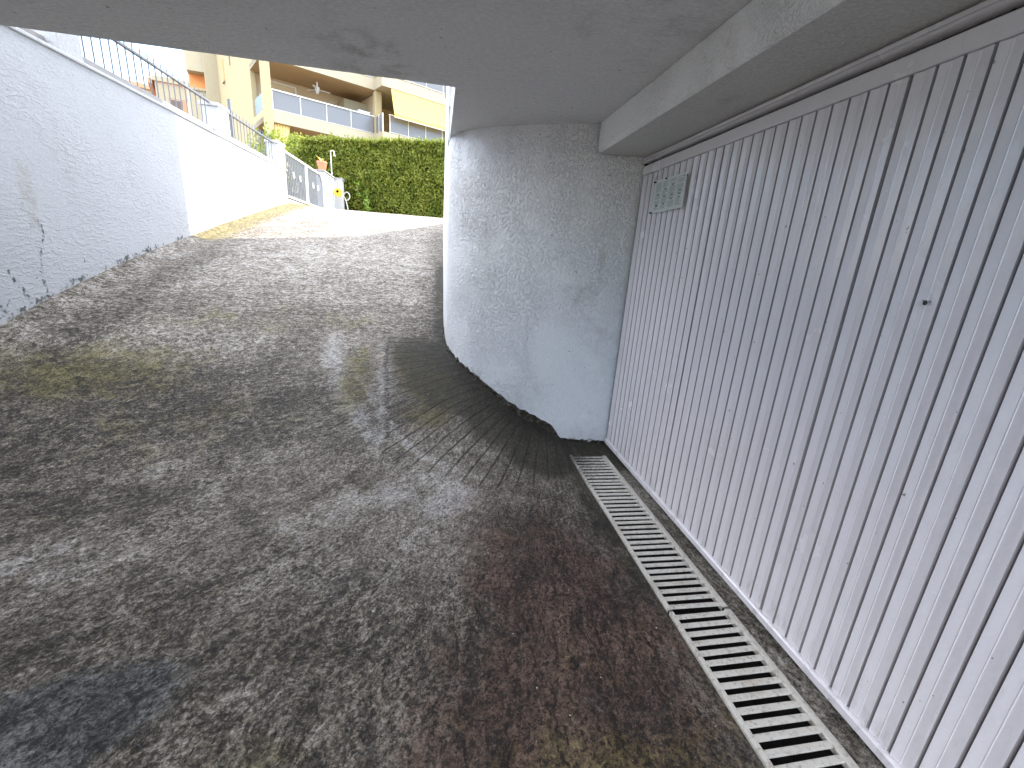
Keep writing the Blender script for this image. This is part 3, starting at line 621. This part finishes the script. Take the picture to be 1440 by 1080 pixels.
m = MB(); m.tube([(-3.66, 16.72, 3.70), (-3.66, 16.68, 4.42)]+[(-3.66+.055-.055*math.cos(t*math.pi/8), 16.68, 4.44+.055*math.sin(t*math.pi/8)) for t in range(1, 9)]+[(-3.545, 16.68, 4.38)], .014, 8); m.build('pole', white_paint, po, smooth='auto')
m = MB(); m.lathe((-3.545, 16.68, 4.34), [(.012, .05), (.02, .03), (.035, .0), (.03, -.004)], 10); m.build('shower_head', white_paint, po, smooth='auto')
yb_ = thing('hanging_ornament', 'yellow flower shaped ornament hanging on the white gate wall', 'ornament', (-3.57, 16.42, 3.2))
m = MB(); n_ = 10
ring = [(math.cos(t*2*math.pi/20)*(.155 if t % 2 else .13), math.sin(t*2*math.pi/20)*(.155 if t % 2 else .13)) for t in range(20)]
m.add([(-3.43+p[0], 16.44, 3.2+p[1]) for p in ring]+[(-3.43+p[0]*.9, 16.415, 3.2+p[1]*.9) for p in ring], [tuple(range(20)), tuple(range(39, 19, -1))]+[(i, (i+1) % 20, 20+(i+1) % 20, 20+i) for i in range(20)])
m.build('petals', yellow_m, yb_)
m = MB(); m.lathe((0, 0, 0), [(.045, 0), (.035, .018), (.01, .022)], 10); m.v = [(-3.44+p[0], 16.414-p[2], 3.23+p[1]) for p in m.v]; m.build('flower_eye', dark_m, yb_)
m = MB(); m.tube([(-3.60, 16.45, 3.56), (-3.43, 16.45, 3.55), (-3.43, 16.43, 3.33)], .008, 5); m.build('hook', iron, yb_)
m = MB(); m.tube([(-3.26+.10*math.cos(t*math.pi/8), 17.0, 3.16+.13*math.sin(t*math.pi/8)) for t in range(-6, 9)]+[(-3.30, 17.0, 3.05), (-3.22, 16.95, 2.72)], .017, 7)
tag(m.build('hose', plain('pale_hose', (.66, .62, .54), .5, .4), smooth='auto'), 'pale garden hose looped beside the white gate pillar', 'hose')

# ------------------------------------------------------------------ hedge and plants
def leaf_mat(name, a, b, trans=.3):
    g = G(name); o = g.obj(); oi = g.n('ObjectInfo'); n = g.noise(o, 2.2, 5, .7); f = g.noise(o, 30, 2)
    c = g.mix(g.ss(g.add(n, g.mul(g.ma('SUBTRACT', f, .5), .7)), .38, .66), a, b); g.fin(c, .55, None, .3)
    tl = g.n('BsdfTranslucent'); g.put(tl.inputs[0], g.mix(.5, c, (.25, .32, .02))); mx = g.n('MixShader'); mx.inputs[0].default_value = trans
    g.l(g.b.outputs[0], mx.inputs[1]); g.l(tl.outputs[0], mx.inputs[2]); g.l(mx.outputs[0], g.out.inputs[0]); return g.m
hedge_m = leaf_mat('hedge_leaves', (.115, .15, .020), (.25, .265, .042))
bush_m = leaf_mat('bush_leaves', (.13, .17, .03), (.26, .28, .06), .4)
sprig_m = leaf_mat('sprig_leaves', (.20, .33, .05), (.30, .42, .08), .4)
stem_m = plain('dry_stems', (.16, .11, .075), .9, .1)
def leaves(mb, p, n, size, spread, up_=0.0, rnd=rng):
    for _ in range(n):
        c = p+Vector((rnd.gauss(0, spread), rnd.gauss(0, spread), rnd.gauss(0, spread)))
        d = Vector((rnd.gauss(0, 1), rnd.gauss(0, 1), rnd.gauss(0, 1)+up_)).normalized(); s = d.orthogonal().normalized(); s.rotate(Matrix.Rotation(rnd.uniform(0, 6.28), 3, d))
        l = size*rnd.uniform(.6, 1.4); b = len(mb.v); w = l*.32
        mb.v += [tuple(c-d*l*.5), tuple(c+s*w), tuple(c+d*l*.5), tuple(c-s*w)]; mb.f.append((b, b+1, b+2, b+3)); mb.mi.append(0)
hd = thing('hedge', 'tall clipped green hedge across the top of the ramp', 'hedge', (-1.5, 17.9, 2.6))
htop = lambda x: 5.12+.085*(x+1.8)+.05*mnoise.noise((x*.9, 3, 0))+.03*mnoise.noise((x*3.3, 1, 0))
def hface(x, z): return 17.28+.11*mnoise.noise((x*1.1, z*1.1, 5))+.07*mnoise.noise((x*3.2, z*3.2, 9))
HX0, HX1 = -4.75, 3.4
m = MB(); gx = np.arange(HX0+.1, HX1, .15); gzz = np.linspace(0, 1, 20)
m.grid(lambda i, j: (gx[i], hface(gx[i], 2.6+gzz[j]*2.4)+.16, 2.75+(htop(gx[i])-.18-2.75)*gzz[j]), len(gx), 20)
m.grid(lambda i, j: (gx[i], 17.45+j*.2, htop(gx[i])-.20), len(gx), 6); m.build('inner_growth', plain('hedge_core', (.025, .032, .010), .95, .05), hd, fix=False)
m = MB(); rh = random.Random(11)
for _ in range(30000):
    x = rh.uniform(HX0, HX1); z = rh.uniform(2.72, htop(x)); 
    gap = mnoise.noise((x*2.6, z*2.6, 21)); low = max(0, (3.35-z)/.6)
    if gap > .58 or rh.random() < low*(.55+.6*mnoise.noise((x*1.7, 0, 4))): continue
    y = hface(x, z)+abs(rh.gauss(0, .07)); leaves(m, Vector((x, y, z)), 2, .075, .025, .8, rh)
for _ in range(9000):
    x = rh.uniform(HX0, HX1); leaves(m, Vector((x, rh.uniform(17.25, 18.5), htop(x)+rh.gauss(-.03, .035))), 2, .075, .03, 1.2, rh)
for _ in range(2500):
    z = rh.uniform(2.8, htop(HX0)); leaves(m, Vector((HX0+rh.gauss(0, .06), rh.uniform(17.3, 18.5), z)), 2, .08, .03, .8, rh)
for _ in range(260):      # stray shoots above the clipped top and out of the face
    x = rh.uniform(HX0, HX1); p = Vector((x, rh.uniform(17.2, 17.7), htop(x))) if rh.random() < .7 else Vector((x, hface(x, 4)-.03, rh.uniform(3.2, 5)))
    l = rh.uniform(.04, .17)
    for k in range(4): leaves(m, p+Vector((0, 0, l*k/3)), 2, .06, .014, 2, rh)
m.build('foliage', hedge_m, hd, fix=False)
m = MB()
for x in np.arange(HX0+.3, HX1, .42):
    b = x+rh.uniform(-.1, .1); m.tube([(b, 17.62, 2.3), (b+rh.uniform(-.1, .1), 17.6, 3.0), (b+rh.uniform(-.2, .2), 17.6, 3.7)], [.045, .035, .015], 6)
    for _ in range(4): m.tube([(b, 17.6, 2.6+rh.uniform(0, .3)), (b+rh.uniform(-.3, .3), 17.38, 3.1+rh.uniform(0, .4))], [.012, .004], 4)
m.build('trunk', stem_m, hd)
def bush(c, rx, ry, rz, n, label, mat, name='shrub', size=.10):
    t = thing(name, label, 'shrub', (c[0], c[1], 2.3)); m = MB()
    for k in range(5): m.tube([(c[0], c[1], 2.3), (c[0]+rng.uniform(-.5, .5)*rx, c[1]+rng.uniform(-.5, .5)*ry, c[2]+rng.uniform(-.2, .6)*rz)], [.03, .008], 5)
    m.build('trunk', stem_m, t); m = MB()
    for _ in range(n):
        d = Vector((rng.gauss(0, 1), rng.gauss(0, 1), rng.gauss(0, 1))).normalized(); q = rng.uniform(.35, 1)**.6
        if mnoise.noise(d*2.3+Vector(c)) > .25: continue
        leaves(m, Vector((c[0]+d.x*rx*q, c[1]+d.y*ry*q, c[2]+d.z*rz*q)), 5, size, .07, .5)
    m.build('foliage', mat, t, fix=False)
bush((-5.7, 17.4, 3.85), .95, .7, 1.25, 900, 'loose yellow green shrub behind the gate, left of the clipped hedge', bush_m)
bush((-5.2, 18.6, 4.7), .55, .5, .52, 380, 'bright feathery growth sticking up at the left end of the hedge top', bush_m, 'shrub', .09)
def sprig(x, z0, h, n, label):
    t = thing('wild_plant', label, 'plant', (x, 17.2, z0)); m = MB(); m2 = MB()
    pts = [Vector((x+.10*mnoise.noise((k*.7, x, 0)), 17.16, z0+h*k/6)) for k in range(7)]; m.tube(pts, .008, 5); m.build('stem', stem_m, t)
    for _ in range(n): p = pts[rng.randrange(1, 7)]; leaves(m2, p, 2, .10, .06, .3)
    m2.build('leaves', sprig_m, t, fix=False)
sprig(-2.62, 2.62, .75, 45, 'bright green leafy sprig growing at the foot of the hedge')
sprig(-2.93, 3.2, .42, 14, 'narrow pale green sprig climbing the hedge face beside the gap')

# ------------------------------------------------------------------ apartment building across the street
AZ = 59.5
d1 = Vector((math.sin(R(AZ)), math.cos(R(AZ)), 0)); d2 = Vector((math.sin(R(AZ-90)), math.cos(R(AZ-90)), 0)); P0 = Vector((-8.749, 27.229, 0))
def F(a, b, z): return P0+d1*a+d2*b+Vector((0, 0, z))      # a along the balconies, b back into the building
ap = thing('apartment_building', 'cream apartment building with glass balconies and yellow awnings behind the hedge', 'building', tuple(P0+Vector((0, 0, 2.6))))
def part(name, mat, fn, parent=ap, **k):
    m = MB(); fn(m); o = m.build(name, mat, parent, **k)
    if parent is not ap: o.matrix_parent_inverse = Matrix.Identity(4)
    return o
KS, FW = 5.95, 1.1     # where the facade steps forward, and by how much
ZS = [(4.15, 4.80), (7.46, 8.03), (10.34, 10.90), (13.3, 13.9)]
for zb_, zt_ in ZS:
    def fn(m):
        m.fbox(F, -.36, KS-.45, .02, .22, zb_, zt_)           # parapet band
        m.fbox(F, -.36, KS-.45, .221, 3.0, zb_+.01, zb_+.25)
        m.fbox(F, KS-.449, 16, -FW, -FW+.22, zb_, zt_); m.fbox(F, KS-.449, KS-.25, -FW+.2205, .2, zb_, zt_); m.fbox(F, KS-.248, 16, -FW+.222, 3.0, zb_+.01, zb_+.25)
    part('balcony_slab', cream_white, fn)
part('balcony_ceiling', brown_ceiling, lambda m: [m.fbox(F, -.3, KS-.3, .222, 2.99, z, z+.008) for z in (7.455, 10.335)])
part('column', cream, lambda m: m.fbox(F, -.39, 0, -.06, .34, 2.4, 14.5), bevel=.02)
part('column', cream, lambda m: m.fbox(F, KS-.42, KS-.02, -.05, .35, 2.4, 10.33), bevel=.02)
part('back_wall', tan_wall, lambda m: [m.fbox(F, -.3, 16, 3.0, 3.2, 2.4, 14), m.fbox(F, KS-.2, KS-.05, .36, 2.99, 8.2, 10.3)])
def side(m):
    m.fbox(F, -.36, -.12, 2.75, 13.4, 2.4, 15.5)
    for z0, z1 in ((2.4, 5.0), (7.48, 8.03), (10.40, 10.95)): m.fbox(F, -.36, -.12, .341, 2.749, z0, z1)
part('side_wall', cream, side)
part('slot_window', orange_m, lambda m: m.fbox(F, -.375, -.30, 10.7, 11.15, 11.65, 12.85))
part('window_sill', cream_white, lambda m: m.fbox(F, -.46, -.361, 10.6, 11.3, 11.5, 11.6))
part('drainpipe', cream_white, lambda m: m.tube([F(-.41, 8.3, 11.9), F(-.41, 8.3, 15)], .05, 6))
g_parts = []
def glazing(a0, a1, b, n, z0=8.10, z1=8.98, rail=True):
    w = (a1-a0)/n
    for k in range(n):
        o = part('glass_panel', glass_m, lambda m: m.fbox(F, a0+k*w+.03, a0+(k+1)*w-.03, b+.02, b+.032, z0, z1-.03))
        part('panel_frame', alu, lambda m: (m.fbox(F, a0+k*w-.02, a0+k*w+.02, b-.005, b+.05, z0-.07, z1-.03)), o)
    part('handrail', alu, lambda m: (m.fbox(F, a0-.05, a1+.05, b-.03, b+.06, z1-.028, z1+.03), m.fbox(F, a0-.05, a1+.05, b, b+.05, z0-.03, z0-.002)))
glazing(.06, KS-.47, .10, 4); glazing(KS+.03, 13, -FW+.05, 6); glazing(KS+.03, 13, -FW+.05, 6, 11.0, 11.95); glazing(.06, KS-.47, .10, 4, 11.0, 11.9)
o = part('glass_panel', glass_m, lambda m: m.fbox(F, -.30, -.288, .36, 2.6, 8.06, 8.86))
o = part('glass_panel', glass_m, lambda m: m.fbox(F, KS-.42, KS-.41, -FW+.25, -.1, 8.1, 8.95))
part('panel_frame', alu, lambda m: (m.fbox(F, KS-.44, KS-.38, -FW+.03, -FW+.1, 8.03, 9.0), m.fbox(F, KS-.44, KS-.38, -.55, -.5, 8.03, 9.0)), o)
def awning(a0, a1, name='awning', zt=10.33, zb2=8.98, out=.42, b0=-FW+.02):
    n, q = 14, 8
    def P(i, j):
        t = j/q; a = a0+(a1-a0)*i/n; return F(a, b0-out*(.25*t+.75*t*t*0+.75*t), zt+(zb2-zt)*t-.05*math.sin(math.pi*t)+.015*math.sin(i*1.3)*t)
    m = MB(); m.grid(P, n+1, q+1)
    m.grid(lambda i, j: Vector(P(i, q))+Vector((0, 0, -.16*j)), n+1, 2)
    o = m.build(name, awning_m, ap, fix=False, smooth=True)
    uvl = o.data.uv_layers.new(name='st')
    for lp in o.data.loops:
        v = o.data.vertices[lp.vertex_index].co; uvl.data[lp.index].uv = ((Vector(v)-P0).dot(d1)*3.2, v.z)
    part('awning_bar', alu, lambda m: m.tube([F(a0, b0-out, zb2-.17), F(a1, b0-out, zb2-.17)], .025, 6), o)
    return o
awning(KS+.10, 9.65); awning(9.75, 13.2)
part('awning_post', iron, lambda m: m.fbox(F, 9.67, 9.73, -FW-.02, -FW+.0, 8.1, 10.33))
awning(3.7, 5.6, 'awning', 7.44, 6.6, .3, .05)
part('dark_room', dark_room, lambda m: m.fbox(F, -.1, 5.4, 2.6, 2.7, 2.6, 7.3)); part('dark_room', dark_room, lambda m: m.fbox(F, 8.2, 13, 1.5, 1.6, 8.2, 10.2))  # dark sheets stand in for the shade inside the rooms
part('door_frame', white_paint, lambda m: (m.fbox(F, 1.95, 2.02, 2.93, 2.99, 8.1, 10.1), m.fbox(F, .3, 2.0, 2.93, 2.99, 10.1, 10.16)))
part('room_wall', cream_white, lambda m: m.fbox(F, 4.35, KS-.21, 1.7, 2.99, 8.25, 9.95))
part('tower_wall', cream_white, lambda m: (m.fbox(F, -1.15, -.36, 13.41, 13.6, 2.4, 20), m.fbox(F, -1.45, 2.0, 17.5, 22, 2.4, 22)))
# a white tower set back beyond the side wall, with an orange niche
def pol(az, D, z): return Vector((math.sin(R(az))*D, math.cos(R(az))*D, z))
tw = thing('stair_tower', 'pale tower with an orange window niche, left of the balconies', 'building', tuple(pol(-23.6, 42, 2.6)))
def T(a, b, z): return pol(-22.2, 42, 0)+Vector((-math.cos(R(16)), -math.sin(R(16))*.55, 0))*a+Vector((-.35, .94, 0))*b+Vector((0, 0, z))
part('wall', cream_white, lambda m: (m.fbox(T, -.5, 2.05, 0, 5, 2.4, 11.55), m.fbox(T, -.5, 2.05, 0, 5, 12.6, 24), m.fbox(T, -.5, .42, 0, 5, 11.551, 12.599), m.fbox(T, .4201, 2.04, .9, 5, 11.551, 12.599)), tw).matrix_parent_inverse = Matrix.Translation(-Vector(tw.location))
part('niche', orange_m, lambda m: m.fbox(T, .43, 2.0, .80, .89, 11.56, 12.59), tw).matrix_parent_inverse = Matrix.Translation(-Vector(tw.location))
part('sill', cream, lambda m: m.fbox(T, .2, 2.0, -.12, -.005, 11.40, 11.55), tw).matrix_parent_inverse = Matrix.Translation(-Vector(tw.location))
hs = thing('house', 'distant pink and cream house with terracotta roof edge seen through the railing', 'house', tuple(pol(-26.4, 56, 2.6)))
HI = Matrix.Translation(-Vector(hs.location))
def H(a, b, z): return pol(-27.4, 56, 0)+Vector((.955, .30, 0))*a+Vector((-.42, .907, 0))*b+Vector((0, 0, z))
for nm, mt, fn in (('wall', pink_wall, lambda m: m.fbox(H, 0, 3.2, 0, 7, 2.4, 14.6)), ('cornice', cream_white, lambda m: (m.fbox(H, -.15, 3.4, -.2, 7.2, 14.6, 15.0),)),
                   ('front_panel', cream_white, lambda m: (m.fbox(H, .0, .9, -.06, -.003, 2.4, 14.4), m.fbox(H, .9, 2.3, -.06, -.003, 13.4, 14.4))),
                   ('window', dark_room, lambda m: m.fbox(H, 1.0, 1.9, -.02, .0, 11.0, 13.3)), ('shutter', terracotta, lambda m: m.fbox(H, 1.95, 2.2, -.05, -.01, 10.2, 13.3)),
                   ('balcony', cream, lambda m: (m.fbox(H, .9, 2.3, -.5, -.065, 10.2, 10.5),)),
                   ('roof', terracotta, lambda m: m.add([H(-.15, -.2, 15.001), H(-.15, 7.2, 15.001), H(1.6, 7.2, 15.5), H(1.6, -.2, 15.5)], [(0, 1, 2, 3)]) if False else m.fbox(H, -.5, -.16, -.2, 7.2, 14.3, 14.7))):
    part(nm, mt, fn, hs).matrix_parent_inverse = HI
h2 = thing('low_house', 'small cream house with a terracotta edge, farthest left beyond the railing', 'house', tuple(pol(-29.3, 62, 2.6)))
HI2 = Matrix.Translation(-Vector(h2.location))
def H2(a, b, z): return pol(-31.5, 64, 0)+Vector((.87, .5, 0))*a+Vector((-.5, .87, 0))*b+Vector((0, 0, z))
part('wall', cream_white, lambda m: m.fbox(H2, 0, 4.6, 0, 6, 2.4, 15.5), h2).matrix_parent_inverse = HI2
part('roof', terracotta, lambda m: m.fbox(H2, -.2, 4.7, -.3, 6.2, 15.5, 15.9), h2).matrix_parent_inverse = HI2
# things on the balconies
fan_ = thing('ceiling_fan', 'white ceiling fan under the brown balcony ceiling', 'ceiling fan', tuple(F(2.75, 1.5, 10.3)))
FI = Matrix.Translation(-Vector(fan_.location))
m = MB(); c = F(2.75, 1.5, 0); m.lathe((c.x, c.y, 9.80), [(.05, .52), (.05, .30), (.13, .27), (.14, .12), (.09, .06), (.10, .03), (.05, -.06)], 14); m.build('motor', white_paint, fan_, smooth='auto')
m = MB()
for k in range(3):
    a = R(k*120+AZ*-1+88); d = Vector((math.cos(a), math.sin(a), 0)); s_ = Vector((-d.y, d.x, 0))*.075
    for q in (0, .012): pass
    p0 = Vector((c.x, c.y, 9.93))+d*.13; p1 = p0+d*.58; m.add([p0-s_*.6, p1-s_, p1+s_, p0+s_*.6]+[p+Vector((0, 0, .015)) for p in (p0-s_*.6, p1-s_, p1+s_, p0+s_*.6)], [(0, 1, 2, 3), (7, 6, 5, 4), (0, 4, 5, 1), (1, 5, 6, 2), (2, 6, 7, 3), (3, 7, 4, 0)])
m.build('blades', white_paint, fan_)
m = MB(); m.fbox(F, 4.75, 5.40, .5, 1.1, 8.04, 9.18); m.fbox(F, 4.72, 5.43, .47, 1.13, 9.181, 9.24); tag(m.build('cabinet', white_paint, bevel=.01), 'white cabinet at the right end of the upper glass balcony', 'cabinet')
m = MB(); m.fbox(F, 3.05, 3.12, .5, .57, 8.05, 9.3); m.tube([F(3.085, .53, 8.04), F(3.085, .53, 8.1)], .16, 10); tag(m.build('folded_parasol', plain('dark_parasol', (.12, .12, .13), .7, .2)), 'dark narrow folded parasol standing behind the balcony glass', 'parasol')
m = MB(); N_ = 40
m.grid(lambda i, j: F(.03+.78*i/N_*(1-.12*math.sin(j/8*math.pi)), .20+.05*math.sin(i*.9), 7.44-2.6*j/8), N_+1, 9)
tag(m.build('curtain', curtain_m, fix=False, smooth=True), 'yellow pleated curtain hanging under the lower balcony by the column', 'curtain')
tb = thing('balcony_table', 'dark blue covered table on the right hand balcony behind the glass', 'table', tuple(F(10.2, .1, 8.04)))
m = MB(); m.fbox(F, 9.6, 11.4, -.4, .6, 8.62, 8.74); m.build('tabletop', blue_dark, tb)
for a, b in ((9.7, -.3), (11.3, -.3), (9.7, .5), (11.3, .5)): m = MB(); m.fbox(F, a-.04, a+.04, b-.04, b+.04, 8.05, 8.619); m.build('leg', blue_dark, tb)
